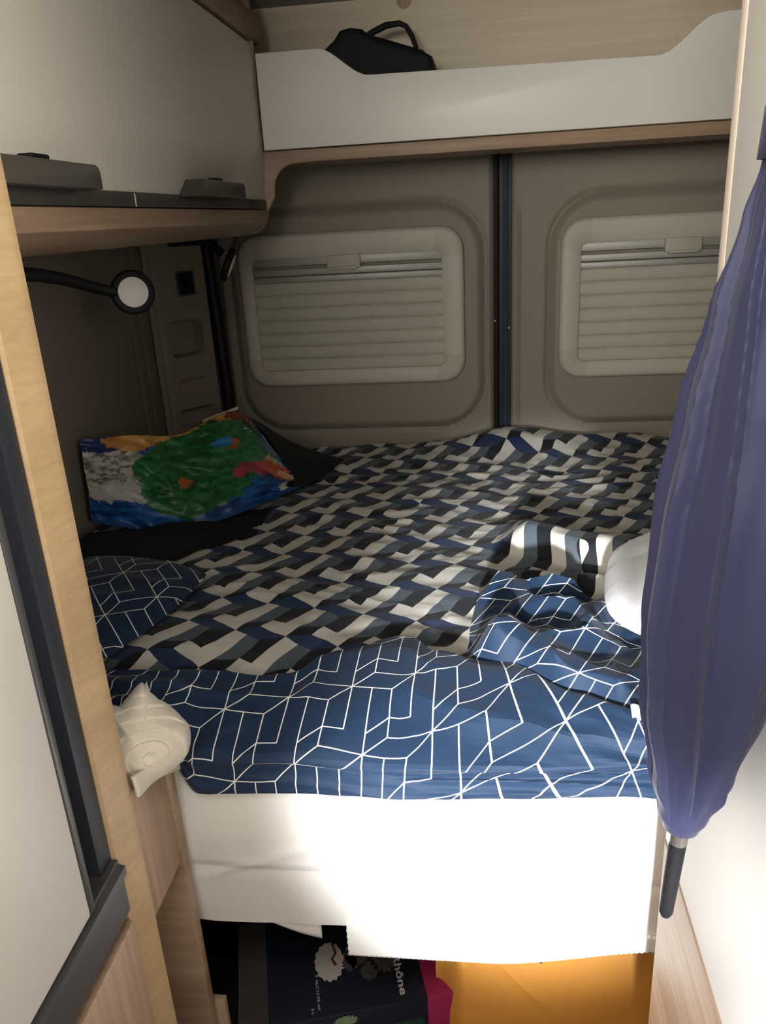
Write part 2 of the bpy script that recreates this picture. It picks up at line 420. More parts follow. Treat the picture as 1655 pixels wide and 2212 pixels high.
def window_blind(ox0, ox1, ix0, ix1, label):
    oz0, oz1, iz0, iz1 = 1.068, 1.475, 1.113, 1.412
    root = thing('window_blind', label, 'blind', ((ox0+ox1)/2, 2.19, oz0), 'framed pleated blinds on the rear doors')
    yb, yt = 2.195, 2.163
    def section(o, i):
        d = V((i[0]-o[0], i[1]-o[1])); L = d.length; d /= L
        pr = [(0, yb), (0, yt+.010), (.004, yt+.003), (.011, yt), (L-.006, yt+.002), (L-.001, yt+.006), (L, yb)]
        return [V((o[0]+d.x*a, y, o[1]+d.y*a)) for a, y in pr]
    def piece(name, secs, mat):
        k = len(secs[0]); vs = [p for s_ in secs for p in s_]
        fs = [(a*k+b, a*k+b+1, (a+1)*k+b+1, (a+1)*k+b) for a in range(len(secs)-1) for b in range(k-1)]
        fs += [tuple(range(k)), tuple(range((len(secs)-1)*k, len(secs)*k))[::-1]]
        me = bpy.data.meshes.new(name); me.from_pydata([tuple(v) for v in vs], [], fs)
        bm = bmesh.new(); bm.from_mesh(me); bmesh.ops.recalc_face_normals(bm, faces=bm.faces); bm.to_mesh(me); bm.free()
        link(name, me, mat, root, 40)
    ro, ri, ext = .060, .018, .016
    e = .0006
    corners = [(ox0, oz0, ix0, iz0, 1, 1, 180), (ox1, oz0, ix1, iz0, -1, 1, 270), (ox1, oz1, ix1, iz1, -1, -1, 0), (ox0, oz1, ix0, iz1, 1, -1, 90)]
    ends = []
    for (ox, oz, ix, iz, sx, sz, a0) in corners:
        co = (ox+sx*ro, oz+sz*ro); ci = (ix+sx*ri, iz+sz*ri)
        secs = []
        A = arc(co[0], co[1], ro, a0, a0+90, 8); B = arc(ci[0], ci[1], ri, a0, a0+90, 8)
        tang0 = V((math.cos(math.radians(a0-90)), math.sin(math.radians(a0-90)))); tang1 = V((math.cos(math.radians(a0+180)), math.sin(math.radians(a0+180))))
        # the straight extension on each side, aligned to a common cut
        def cut(p, q, tg):
            if abs(tg.x) > .5:
                X = co[0]+tg.x*ext; return (X, p[1]), (X, q[1])
            Z = co[1]+tg.y*ext; return (p[0], Z), (q[0], Z)
        s0 = cut(A[0], B[0], tang0); s1 = cut(A[-1], B[-1], tang1)
        secs.append(section(*s0))
        for p, q in zip(A, B): secs.append(section(p, q))
        secs.append(section(*s1)); ends.append((s0, s1))
        piece('frame_corner', secs, frame_corner)
    for k in range(4):
        a = ends[k][1]; b = ends[(k+1) % 4][0]
        piece('frame_rail', [section(*a), section(*b)], frame_beige)
    # aluminium rail of the blind: three ribs
    m = MB()
    for z0, z1, y0 in ((1.392, 1.4155, 2.172), (1.367, 1.385, 2.174), (1.349, 1.3655, 2.176)):
        m.box(ix0-.004, ix1+.004, y0, 2.196, z0, z1, .003)
    m.build('blind_rail', alu, root)
    cx = (ix0+ix1)/2-.004
    m = MB(); m.box(cx-.045, cx+.045, 2.160, 2.180, 1.381, 1.416, .004); m.box(cx-.036, cx+.036, 2.156, 2.172, 1.378, 1.386, .003)
    m.build('blind_handle', frame_corner, root)
    np_ = 7; zt, zb = 1.350, 1.108
    def pleat(u, v):
        x = lerp(ix0-.004, ix1+.004, u); ph = v*np_
        fr = 1-(ph-math.floor(ph))
        z = lerp(zt, zb, v)
        bulge = math.sqrt(max(0, 1-(2*fr-1)**2))
        return V((x, 2.1845-.0085*bulge-.0010*nz(x*25, ph*2), z+.0012*nz(x*11, v*9)))
    grid('pleated_shade', 50, np_*12+1, pleat, plain('blind_paper', (.53, .50, .42), .9, .10, 30, bump=.2), root, angle=40)
    return root
window_blind(-.644, -.036, -.604, -.094, 'beige framed pleated window blind on the left rear door')
window_blind(.214, .822, .265, .775, 'beige framed pleated window blind on the right rear door, partly behind the umbrella')

# ================================================================== REAR SHELF
struct(MB().box(-.85, .95, 2.10, 2.118, 1.640, 1.975, 0).build('wall_rear', wood_panel))
m = MB(); m.disc((-.162, 2.099, 1.966), (0, -1, 0), .017, .004, .001, 24)
m.build('finger_hole', wood_z, bpy.data.objects['wall_rear'])
shelf = thing('overhead_shelf', 'wood shelf with a wavy white front board under the ceiling above the rear doors', 'shelf', (.03, 1.92, 1.627))
MB().box(-.46, .95, 1.905, 2.099, 1.630, 1.652, .002).build('shelf_board', wood_x, shelf)
# front wood rail continuing into the S-shaped end panel on the left
P = [(.95, 1.627)]+[(-.36, 1.6275), (-.40, 1.626)]
P += arc(-.405, 1.574, .052, 90, 180, 8)
P += [(-.458, 1.560), (-.468, 1.545)]
P += arc(-.528, 1.530, .050, 12, -90, 8)[1:]
P += [(-.846, 1.480), (-.846, 1.97), (-.475, 1.97), (-.475, 1.654), (.95, 1.654)]
m = MB(); m.prism(P, 'y', 1.8985, 1.9115, .0025); m.build('front_rail', wood_x, shelf)
F = [(-.469, 1.655), (.95, 1.655), (.95, 1.852), (.50, 1.851)]
F += [(.485+(-.115)*s_, lerp(1.849, 1.7825, sm(0, 1, s_))) for s_ in [i/16 for i in range(17)]]
F += [(-.215-(.012)*0, 1.788)]
F += [(-.225-(.11)*s_, lerp(1.788, 1.845, sm(0, 1, s_))) for s_ in [i/16 for i in range(1, 17)]]
F += [(-.469, 1.845)]
m = MB(); m.prism(F, 'y', 1.882, 1.898, .0025); m.build('front_board', white_lam, shelf)

# black toiletry bag on the shelf
bag = thing('wash_bag', 'black soft zip bag with a looped handle lying on the overhead shelf', 'bag', (-.2, 2.0, 1.653))
BP = [(-.355, 1.655), (-.085, 1.655), (-.079, 1.70), (-.080, 1.77), (-.092, 1.822), (-.110, 1.832), (-.165, 1.850), (-.225, 1.870), (-.242, 1.885), (-.268, 1.889), (-.290, 1.885), (-.303, 1.868), (-.345, 1.838), (-.362, 1.80)]
bmx = MB()
bmx.prism(BP, 'y', 1.925, 2.070, .018, 4)
for v in bmx.bm.verts: v.co += V((nz(v.co.x*22, v.co.y*22, v.co.z*22), nz(v.co.x*22, 7+v.co.y*22, v.co.z*22), 0))*.004
bmx.build('bag_body', bag_m, bag, 60)
hp = [(-.250, 1.99, 1.875), (-.225, 1.99, 1.886), (-.195, 1.99, 1.897), (-.165, 1.99, 1.899), (-.150, 1.99, 1.892), (-.138, 1.99, 1.872), (-.130, 1.99, 1.850), (-.131, 1.99, 1.836)]
m = MB(); m.tube(hp, [.006, .007, .007, .006, .0055, .0055, .005, .005], 8); m.build('carry_handle', bag_m, bag, 60)
m = MB(); m.tube([(-.262, 1.935, 1.884), (-.225, 1.93, 1.868), (-.165, 1.926, 1.848), (-.11, 1.924, 1.829)], .0028, 6); m.build('zip_tape', black_pl, bag)

# ================================================================== LEFT OVERHEAD CABINET
cab = thing('overhead_cabinet', 'cream overhead cabinet with grey handle bar and wood underside on the left wall', 'cabinet', (-.66, 1.2, 1.478))
m = MB(); m.prism([(-.846, 1.482), (-.846, 1.955), (-.491, 1.955), (-.491, 1.60), (-.495, 1.531), (-.53, 1.482)], 'y', .69, 1.897); m.build('carcass', wood_y, cab)
DP = [(-.4835, 1.5535), (-.4742, 1.627), (-.4738, 1.631), (-.4742, 1.64), (-.4750, 1.70), (-.4768, 1.864), (-.493, 1.864), (-.493, 1.5535)]
def flap(y0, y1, handle=None):
    m = MB(); m.prism(DP, 'y', y0, y1); d = m.build('flap_door', cream, cab)
    m = MB(); m.box(-.495, -.4785, y0, y1, 1.5335, 1.5525, .0015); m.build('bottom_bar', grey_lam, d)
    if handle:
        a, b = handle
        hm = MB()
        hp_ = [(a, 1.5505), (a+.036, 1.5775), (b-.010, 1.5775), (b-.003, 1.5745), (b, 1.568), (b, 1.5505)]
        hm.prism(hp_, 'x', -.4860, -.4475, .0025, 2)
        hm.mi = 1; c = (a+b)/2-.005
        hm.box(-.470, -.452, c-.018, c+.018, 1.576, 1.5825, .002)
        hm.build('grab_handle', [handle_grey, black_pl], d, 25)
flap(.692, 1.1493, (.740, .985))
flap(1.1493, 1.7568, (1.338, 1.618))
flap(1.7568, 1.897)
# light-coloured joint between the two bars
m = MB(); m.box(-.490, -.4781, 1.1480, 1.1506, 1.534, 1.5515, 0); m.build('joint_strip', white_lam, cab)
UP = [(-.4775, 1.5315), (-.4780, 1.512), (-.4800, 1.5055), (-.485, 1.5015), (-.530, 1.4815), (-.545, 1.4788), (-.846, 1.4785), (-.846, 1.4830), (-.56, 1.484), (-.50, 1.508), (-.493, 1.5315)]
m = MB(); m.prism(UP, 'y', .692, 1.897); m.build('under_valance', wood_y, cab, 22)
TP = rrect(-.505, -.470, 1.872, 1.929, .008, 4)
m = MB(); m.prism(TP, 'y', .692, 1.955, .010, 4); m.build('top_pelmet', wood_y, cab)

# reading lamps under the cabinet
def reading_lamp(arm, head_c, nrm, label, r=.038, base=None):
    L = thing('reading_lamp', label, 'lamp', arm[0], 'flexible reading lamps')
    m = MB(); m.tube(arm, .0095, 12); m.build('flexible_arm', black_pl, L, 60)
    if base: MB().disc(base[0], base[1], .028, .012, .003).build('mounting_base', black_pl, L)
    nrm = V(nrm).normalized(); c = V(head_c)
    MB().disc(c, nrm, r, .016, .005, 40, 3).build('lamp_head', black_pl, L)
    MB().disc(c+nrm*.0075, nrm, r*.68, .004, .001, 40).build('diffuser', lampdisc, L)
    return L
hc = V((-.602, 1.372, 1.4015)); hn = ((V((0, 0, 1.5))-hc).normalized()+V((.22, -.10, .06))).normalized()
hr = (V((.99, .11, -.05))-hn*V((.99, .11, -.05)).dot(hn)).normalized()
he = hc-hr*.033-hn*.001; h0 = V((-.60, 1.00, 1.4575))
reading_lamp([(-.60, .73, 1.468), (-.60, .86, 1.466)]+[tuple(h0.lerp(he, q)+V((0, 0, .012))*math.sin(PI*q)*(1-q)) for q in (0, .2, .4, .6, .8, 1)],
             hc, hn, 'round black reading lamp with a white disc facing the camera, under the cabinet', base=((-.60, .725, 1.468), (0, 1, 0)))
reading_lamp([(-.668, 1.80, 1.4755), (-.640, 1.80, 1.4755), (-.606, 1.80, 1.474), (-.585, 1.80, 1.462), (-.566, 1.80, 1.446)],
             (-.556, 1.80, 1.421), (.80, .15, -.40), 'black reading lamp seen edge-on beside the left rear window blind', base=((-.66, 1.80, 1.4715), (0, 0, 1)))

# ================================================================== LEFT FURNITURE
x1 = -.40
tall = thing('tall_cabinet', 'tall unit with a pale door, slate frame and oak corner post at the left front', 'cabinet', (-.62, .5, 0))
m = MB(); m.prism([(-.846, .646), (-.412, .646), (-.4085, .648), (-.4008, .680), (-.400, .684), (-.400, .690), (-.846, .690)], 'z', .02, 1.955); m.build('corner_post', wood_edge, tall, 12)
m = MB(); m.box(-.846, -.412, .619, .645, .845, 1.955, .001); m.build('slate_frame', dark_frame, tall)
m = MB(); m.box(-.846, -.470, .30, .619, .845, 1.955, 0); m.build('inner_carcass', black_rub, tall)
dr = MB(); dr.box(-.430, -.3985, .30, .568, .850, 1.95, .002); dr = dr.build('pale_door', cream_wall if False else plain('warm_white_door', (.62, .575, .52), .45, .02, 6, bump=.02), tall)
m = MB(); m.box(-.432, -.3975, .5683, .5775, .850, 1.95, .0015); m.build('door_edge_strip', bronze, dr)
RP = [(-.43, .776), (-.402, .776), (-.402, .826), (-.397, .829), (-.397, .840), (-.404, .842), (-.404, .848), (-.43, .848)]
m = MB(); m.prism(RP, 'y', .30, .645, .0008, 1); m.build('worktop_rail', bronze, tall)
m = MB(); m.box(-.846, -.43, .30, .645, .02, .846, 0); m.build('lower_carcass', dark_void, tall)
dw = MB(); dw.box(-.43, -.4005, .30, .6435, .45, .7605, .002); dw = dw.build('drawer_front', wood_z, tall)
dw = MB(); dw.box(-.43, -.4005, .30, .6435, .06, .445, .002); dw = dw.build('drawer_front', wood_z, tall)

low = thing('low_side_panel', 'low oak panel box with an open niche beside the mattress end', 'panel', (-.62, .75, 0))
m = MB(); m.box(-.846, -.404, .6905, .787, .705, .902, .0015); m.build('top_box', wood_z, low)
m = MB(); m.box(-.846, -.400, .787, .806, .02, .848, .003); m.build('end_panel', wood_x, low)
m = MB(); m.box(-.846, -.700, .6905, .787, .02, .7045, .001); m.build('niche_back', wood_z, low)
m = MB(); m.box(-.42, -.386, .806, .818, .02, .42, .002); m.build('foot_block', wood_z, low)

# ================================================================== RIGHT PARTITION
part = thing('side_partition', 'white partition with an oak lower panel along the right of the aisle', 'partition', (.5, .3, 0))
m = MB(); m.box(.200, .94, .27, .700, .842, 1.972, .001); m.build('upper_panel', wall_white, part)
m = MB(); m.box(.1995, .94, .7003, .7165, .842, 1.972, .002); m.build('edge_band', cream_wall, part)
m = MB(); m.box(.1985, .94, .27, .7150, .02, .8405, .002); m.build('lower_panel', wood_y, part)

# ================================================================== BED
bed = thing('mattress', 'thick mattress in a cream white fitted sheet on the rear bed platform', 'mattress', (.05, 1.5, .55))
def hemz(x): return .561+.010*sm(-.25, .1, x)+.0015*math.sin(x*21)+.002*math.sin(x*9+1)
def mat_fn(u, v):
    x = lerp(-.842, .94, u)
    s = v*9
    pts = [(2.17, .845), (1.2, .845), (.90, .845), (.850, .838), (.829, .820), (.822, .79), (.820, .73), (.8215, .678), (.8255, .6655), (.8240, .650), (.827, hemz(x))]
    s = v*(len(pts)-1); i = min(int(s), len(pts)-2); f = s-i
    y = lerp(pts[i][0], pts[i+1][0], f); z = lerp(pts[i][1], pts[i+1][1], f)
    k = sm(.84, .80, z)
    # diagonal drag folds and gentle bulging
    y -= k*(.004*math.sin(PI*min(1, max(0, (z-.56)/.28))) + .0045*gauss((x+.20)+(z-.80)*1.1, .018)*sm(.70, .80, z) + .003*gauss((x+.26)+(z-.70)*-2.4, .02) + .003*nz(x*7, z*9, 3)+.0012*nz(x*22, z*16, 5))
    y -= .003*gauss((z-.672)+.004*nz(x*6, 0), .012)*k*math.sin(x*16)*.5
    return V((x, y, z))
grid('fitted_sheet', 260, 101, mat_fn, sheet_m, bed, angle=80)
m = MB(); m.box(-.842, .94, .87, 2.17, .568, .835, 0); m.build('core', mesh_m, bed)
# spacer mesh strip hanging under the sheet, with its diagonal weave ribs
def mesh_fn(u, v):
    x = lerp(-.194, .94, u); zb = .512+.040*sm(.0, .26, x)
    return V((x, .832-.0006*math.sin(x*900+v*60), lerp(.575, zb, v)))
grid('spacer_mesh', 500, 16, mesh_fn, mesh_m, bed, solid=.012)
def flap_fn(u, v):
    x = lerp(-.40, -.234, u); zb = .565-.037*sm(.35, 1.1, u)-.003*u
    return V((x, .834+.002*math.sin(u*7), lerp(.575, zb, v)))
grid('sheet_corner_flap', 24, 8, flap_fn, sheet_m, bed, solid=.002)
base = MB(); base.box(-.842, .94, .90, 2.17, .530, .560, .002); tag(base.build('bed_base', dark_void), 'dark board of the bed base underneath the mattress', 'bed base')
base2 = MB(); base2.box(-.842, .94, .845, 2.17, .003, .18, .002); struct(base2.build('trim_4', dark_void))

# ---- duvet, box printed side
RIDGE = [(0.0, 1.437), (.065, 1.425), (.20, 1.355), (.32, 1.315), (.5, 1.29), (.95, 1.27)]
def H(x, y):
    z = .893
    z += .010*nz(x*3.0, y*3.0, 1)+.006*nz(x*7+3, y*9, 2)
    wx, wy = x+.05*nz(x*4, y*4, 8), y+.05*nz(x*4, y*4, 9)
    z += .0050*(1-abs(nz(wx*6-wy*5, wy*14+wx*4, 4))*2.2)*.8
    z += .0030*nz(x*22, y*30, 5)
    z += .045*gauss(x-.10, .15)*gauss(y-2.13, .09)+.022*gauss(x-.38, .12)*gauss(y-2.14, .07)
    # raised rolls in front of the white pillow
    k = sm(.02, .10, x)
    ry = interp(RIDGE, x)
    d = y-ry
    prof = sm(-.055, -.004, d)*(1-sm(.0, .15, d))
    z += .050*k*prof
    ry2 = 1.262-.05*(x-.05)
    z += .022*sm(.01, .09, x)*gauss(y-ry2, .022)
    # towards the left wall and the front the cover sags
    z -= .012*sm(-.45, -.8, x)
    z -= .012*sm(1.06, .9, y)
    z -= .03*sm(2.145, 2.168, y)
    return z
Bv, Av, Oc = V((.855, -.519)), V((-.521, -.853)), V((-.276, 1.160))
def duv_uv(u, v, p):
    d = V((p[0], p[1]))-Oc
    d += V((.006*nz(p[0]*9, p[1]*9, 20), .006*nz(p[0]*9, p[1]*9, 30)))+V((0, -1))*(p[2]-.90)*.8
    return (d.dot(Bv), d.dot(Av))
FB = [(-.85, .925), (-.454, .935), (-.376, .945), (-.275, .950), (-.205, 1.006), (-.112, 1.050), (-.06, 1.002), (.038, .968), (.125, .905), (.214, .866), (.95, .862)]
duv = thing('duvet', 'duvet with navy and cream box print, folded over in front to its blue side', 'duvet', (0, 1.5, .88))
grid('printed_cover', 360, 300, lambda u, v: (lambda x, y: V((x, y, H(x, y))))(lerp(-.846, .93, u), lerp(interp(FB, lerp(-.846, .93, u))-.02, 2.168, v)), box_print, duv, uv=duv_uv, angle=None)
# folded-over reverse hanging over the front edge
def fold_prof(x):
    yb = interp(FB, x); zb = H(x, yb)
    left = sm(-.37, -.43, x)
    hz = lerp(.809+.012*sm(.05, .22, x)+.003*math.sin(x*17)-.006*sm(-.2, -.36, x), .853, left)
    fy = lerp(.809, .838, left)
    yb = max(yb, fy+.035)
    pts = [(yb+.012, zb-.022), (yb+.012, zb-.004), (yb+.004, zb+.010), (yb-.012, zb+.015)]
    n = 4
    y2, z2 = fy+.004, hz+.040
    for i in range(1, n+1):
        f = i/n; yy = lerp(yb-.012, y2, f); zz = lerp(zb+.015, z2, f)
        zz += .016*math.sin(PI*f)*sm(.85, 1.0, yb); yy -= .004*math.sin(PI*f)
        pts.append((yy, zz))
    pts += [(fy+.006, hz+.031), (fy+.0065, hz+.023), (fy+.003, hz+.015), (fy-.001, hz+.007), (fy, hz), (fy+.010, hz-.002), (fy+.02, hz+.004)]
    # resample smooth
    return pts
def cat(pts, v):
    n = len(pts)-1; s = v*n; i = min(int(s), n-1); t = s-i
    p = [pts[max(0, min(n, i+k))] for k in (-1, 0, 1, 2)]
    o = []
    for c in range(2):
        a, b, cc, d = (q[c] for q in p)
        o.append(.5*(2*b+(cc-a)*t+(2*a-5*b+4*cc-d)*t*t+(3*b-a-3*cc+d)*t**3))
    return o
NV = 72; fold_cache = {}
def fold_fn(u, v):
    x = lerp(-.60, .93, u)
    if u not in fold_cache: fold_cache[u] = fold_prof(x)
    y, z = cat(fold_cache[u], v)
    k = sm(.02, .12, v)*sm(1.0, .9, v)
    n1 = nz(x*5+2, v*3, 40); n2 = (1-abs(nz(x*4-v*2.0, v*5+x*2, 41))*2)
    n3 = (1-abs(nz(x*3+v*1.5, v*9-x*3, 44))*2.4)
    z += k*(.006*n1+.006*n2*sm(.9, .3, v)+.005*max(n3, 0)*sm(.85, .6, v)+.002*nz(x*20, v*12, 42)); y -= k*(.003*n1+.002*n2+.003*max(n3, 0))
    return V((x, y, z))
arcl = {}
def fold_uv(u, v, p):
    # length along the cloth
    j = round(v*(NV-1))
    if j == 0: arcl[u] = 0.0
    else:
        q = fold_fn(u, (j-1)/(NV-1)); arcl[u] += math.hypot(p[1]-q.y, p[2]-q.z)
    s = arcl[u]; yb = interp(FB, p[0])
    a = s-(yb-.97)*1.0
    x, yy = p[0]+.285, a-.020
    th = math.radians(lerp(-4, 26, sm(-.12, .18, p[0])))
    c, s_ = math.cos(th), math.sin(th)
    wob = .003*nz(p[0]*10, s*10, 50)
    return (c*x-s_*yy*.6+wob, s_*x*.6+c*yy+wob)
grid('folded_reverse', 380, NV, fold_fn, line_print, duv, uv=fold_uv, angle=None)

# ---- crumpled navy line-printed cover beside the pillow
cov = thing('pillowcase', 'crumpled navy pillowcase with white line print lying between duvet fold and white pillow', 'pillowcase', (.2, 1.0, .89))
def cov_fn(u, v):
    x = lerp(-.028, .50, u)
    yf = interp([(-.03, .995), (.04, .955), (.125, .895), (.214, .852), (.5, .845)], x)
    ybk = interp([(-.03, 1.03), (0.0, 1.200), (.05, 1.212), (.10, 1.208), (.21, 1.172), (.5, 1.15)], x)
    y = lerp(yf, ybk, v)
    e = min(sm(0, .10, v), sm(1, .92, v), sm(0, .10, u))
    wx, wy = x+.03*nz(x*9, y*9, 60), y+.03*nz(x*9, y*9, 61)
    r1 = 1-abs(nz(wx*5+wy*3.2, wy*10-wx*1.5, 62))*2.3
    r2 = 1-abs(nz(wx*11-wy*3, wy*9+wx*8, 63))*2.3
    z = H(x, y)+.002+e*(.010+.034*max(r1, 0)**1.2+.014*max(r2, 0)*sm(0, .3, r1+.3))
    z += .030*gauss(x-.035, .055)*gauss(y-1.045, .05)*e
    z -= .004*(1-e)
    return V((x, y+.010*nz(x*12, y*12, 64)*e, z))
def cov_uv(u, v, p):
    th = math.radians(28); x, y = p[0]+.012*nz(p[0]*8, p[1]*8, 66), p[1]+(p[2]-.9)*.9
    return (math.cos(th)*x-math.sin(th)*y, -(math.sin(th)*x+math.cos(th)*y)+.01)
grid('crumpled_cover', 200, 170, cov_fn, line_print, cov, uv=cov_uv, angle=None)
def hem_fn(u, v):
    x = lerp(.186, .30, u); y = interp([(-.03, .995), (.04, .955), (.125, .895), (.214, .852), (.5, .845)], x)
    g = .0035*math.sin(u*40)
    return V((x, y+.004-.015*v+g*.5*v, H(x, y)+.029+g*.6-.010*v))
grid('white_hem', 60, 8, hem_fn, pillow_m, cov, solid=.003)

# ---- left corner of the same navy print
lp = thing('cushion', 'navy cushion with white line print by the oak post at the left', 'cushion', (-.65, 1.15, .9))
def cush(u, v, sgn):
    a, b = 2*u-1, 2*v-1
    x = -.66+.155*a*(1-.10*b*b); y = 1.135+.165*b*(1-.10*a*a)
    h = max(0, (1-abs(a)**2.4)*(1-abs(b)**2.4))**.5
    zb = .912
    z = zb+sgn*(.040*h if sgn > 0 else .012*h)
    z += .007*(1-abs(nz(x*9-y*5, y*12, 71))*2)*h*(sgn > 0)
    c, s_ = math.cos(-.2), math.sin(-.2); dx, dy = x+.66, y-1.135
    return V((-.66+c*dx-s_*dy, 1.135+s_*dx+c*dy, z))
def cush_uv(u, v, p):
    th = math.radians(-35); x, y = p[0]+.004*nz(p[0]*10, p[1]*10, 72), p[1]+p[2]*.5
    return (math.cos(th)*x-math.sin(th)*y, -(math.sin(th)*x+math.cos(th)*y))
grid('cushion_top', 70, 70, lambda u, v: cush(u, v, 1), line_print, lp, uv=cush_uv, angle=None)
grid('cushion_underside', 40, 40, lambda u, v: cush(u, v, -1), line_print, lp, uv=cush_uv, angle=None)

# ---- white pillow
def pil_fn(u, v):
    th = u*2*PI; ph = (v-.5)*PI
    cp = math.cos(ph); c, s_ = math.cos(th), math.sin(th)
    e = .55
    sgnp = lambda q, k: math.copysign(abs(q)**k, q)
    x = .26*sgnp(c, e)*sgnp(cp, .8); y = .165*sgnp(s_, e)*sgnp(cp, .8); z = .085*sgnp(math.sin(ph), .95)
    x += .006*nz(c*2, s_*2, z*20); z += .006*nz(x*9, y*9, 81)+.004*nz(x*24, y*24, 82)
    z *= lerp(.62, 1.0, sm(-.26, .02, x))
    r = -.12; X = x*math.cos(r)-y*math.sin(r); Y = x*math.sin(r)+y*math.cos(r)
    t = .20; return V((.452+X, 1.125+Y, .985+z+X*t))
tag(grid('pillow', 96, 50, pil_fn, pillow_m, None, closed_u=True, angle=None), 'plump white pillow at the right end of the bed behind the umbrella', 'pillow')

# ---- towel on the low panel
cT = V((-.402, .748, .936)); wT = (V((0, 0, 1.5))-cT).normalized(); uT = V((0, 0, 1)).cross(wT).normalized(); vT = wT.cross(uT)
out_px = [(238, 1497), (262, 1509), (285, 1490), (303, 1474), (318, 1466), (328, 1466), (324, 1480), (330, 1492), (345, 1513), (372, 1540), (388, 1565), (401, 1588), (398, 1620), (388, 1645), (370, 1662), (340, 1674), (300, 1684), (270, 1690), (240, 1680), (205, 1640), (205, 1560), (215, 1500)]
SC = .00054; OC = (300, 1585)
out = [((a-OC[0])*SC, -(b-OC[1])*SC) for a, b in out_px]
angs = sorted((math.atan2(b, a) % (2*PI), math.hypot(a, b)) for a, b in out)
angs = [(angs[-1][0]-2*PI, angs[-1][1])]+angs+[(angs[0][0]+2*PI, angs[0][1])]
def Rt(th):
    for (a, r), (b, q) in zip(angs, angs[1:]):
        if a <= th <= b: return lerp(r, q, (th-a)/(b-a+1e-9))
    return .05
def towel_fn(u, v):
    th = (u*2*PI) % (2*PI); rho = v
    R = Rt(th)
    ex, ey = R*rho*math.cos(th), R*rho*math.sin(th)
    # spiral rolls around a core low in the bundle
    dx, dy = ex-.004, ey+.026
    ang = math.atan2(dy, dx); rr = math.hypot(dx*.9, dy*1.25)
    turns = rr/.0175-ang/(2*PI)+.22*nz(ex*28, ey*28, 93)
    ph = turns-math.floor(turns)
    ridge = (1-ph)**.7*sm(0, .12, ph)
    low_ = sm(.05, -.01, ey)
    h = .036*math.sqrt(max(0, 1-rho**2.2))
    h += .0058*ridge*sm(1, .9, rho)*lerp(.35, 1, low_)*sm(.0, .012, rr)
    # long flat fold running up to the tip
    q = (ex*.80+ey*.60)
    h += .006*gauss(ex+.012+ey*.55, .006)*sm(-.02, .02, ey)*sm(1, .9, rho)
    h += .0012*nz(ex*90, ey*90, 91)
    p = cT+uT*ex+vT*ey+wT*(h-.018)
    return p
tow = thing('towel', 'off-white cloth bundled on the low oak panel beside the bed', 'towel', (-.45, .77, .836))
grid('rolled_cloth', 160, 60, towel_fn, towel_m, tow, closed_u=True, angle=70)
def tflap(u, v):
    y = lerp(.6915, .806, u); zb = lerp(.894, .842, u)+.004*math.sin(PI*u)
    return V((-.397+.002*math.sin(u*6+v*2), y, lerp(zb+.028, zb, v)))
grid('hanging_corner', 30, 16, tflap, towel_m, tow, solid=.004)

# ---- colourful bag on the left of the bed
tote = thing('tote_bag', 'colourful printed shopping bag with a green centre slumped at the left of the bed', 'bag', (-.63, 1.65, .9))
BOT = [(-.825, 1.485, .925), (-.69, 1.490, .905), (-.565, 1.545, .905), (-.434, 1.740, .910)]
TOP = [(-.825, 1.50, 1.103), (-.735, 1.545, 1.098), (-.675, 1.66, 1.068), (-.575, 1.79, 1.085), (-.475, 1.785, .965)]
def poly3(P, t):
    n = len(P)-1; s = t*n; i = min(int(s), n-1); f = s-i
    p = [V(P[max(0, min(n, i+k))]) for k in (-1, 0, 1, 2)]; a, b, c, d = p
    return .5*(2*b+(c-a)*f+(2*a-5*b+4*c-d)*f*f+(3*b-a-3*c+d)*f**3)
def tote_fn(u, v):
    a = poly3(BOT, u); b = poly3(TOP, u); p = a.lerp(b, v)
    n = V((.62, -.75, .25))
    bul = math.sin(PI*min(1, v*.95+.05))*math.sin(PI*min(1, max(0, u*.96+.02)))**.5
    p += n*(.030*bul+.012*nz(u*5, v*4, 95)*sm(0, .1, v)+.012*(1-2*abs(nz(u*9+v*5, v*7, 96))))
    p.x = max(p.x, -.838); p.z = max(p.z, H(p.x, p.y)+.002)
    return p
grid('printed_front', 90, 50, tote_fn, tote_m, tote, uv=lambda u, v, p: (u, v), angle=70)
def tote_back(u, v):
    b = poly3(TOP, u); c = poly3(BOT, u)+V((-.02, .20, 0)); c.x = max(-.838, c.x)
    p = b.lerp(c, v); p += V((0, .03, .02))*math.sin(PI*v)
    p.x = max(p.x, -.838); p.z = max(p.z, H(p.x, p.y)+.003 if v > .5 else p.z)
    return p
grid('black_back', 40, 16, tote_back, bag_m, tote, angle=70)
gA = [(-.575, 1.79, 1.085), (-.545, 1.87, 1.04), (-.47, 1.93, .965), (-.355, 1.965, .912)]
gB = [(-.475, 1.785, .965), (-.434, 1.740, .912), (-.40, 1.80, .909), (-.355, 1.962, .910)]
def gus(u, v):
    p = poly3(gA, u).lerp(poly3(gB, u), v); p += V((.02, -.02, .012))*math.sin(PI*v)*sm(1, .6, u)
    p.z = max(p.z, H(p.x, p.y)+.003); return p
grid('black_side_panel', 30, 14, gus, bag_m, tote, angle=70)
def tagf(u, v):
    c = V((-.548, 1.765, 1.033)); r_ = V((.5, .32, -.35)).normalized()*.012; d_ = V((.32, -.12, -.93)).normalized()*.021
    return c+r_*(2*u-1)+d_*(2*v-1)+V((.016, -.018, .002))
tg = grid('barcode_label', 6, 6, tagf, tag_m, tote, solid=.001); tg['label'] = 'small white barcode label'
def rimf(u, v):
    a = V((-.665, 1.80, 1.05)).lerp(V((-.575, 1.81, 1.088)), u)
    return a+V((0, .004*math.sin(u*5), lerp(.0, .016*(1-u*.5), v)))
grid('white_rim', 12, 4, rimf, print_white, tote, solid=.002)
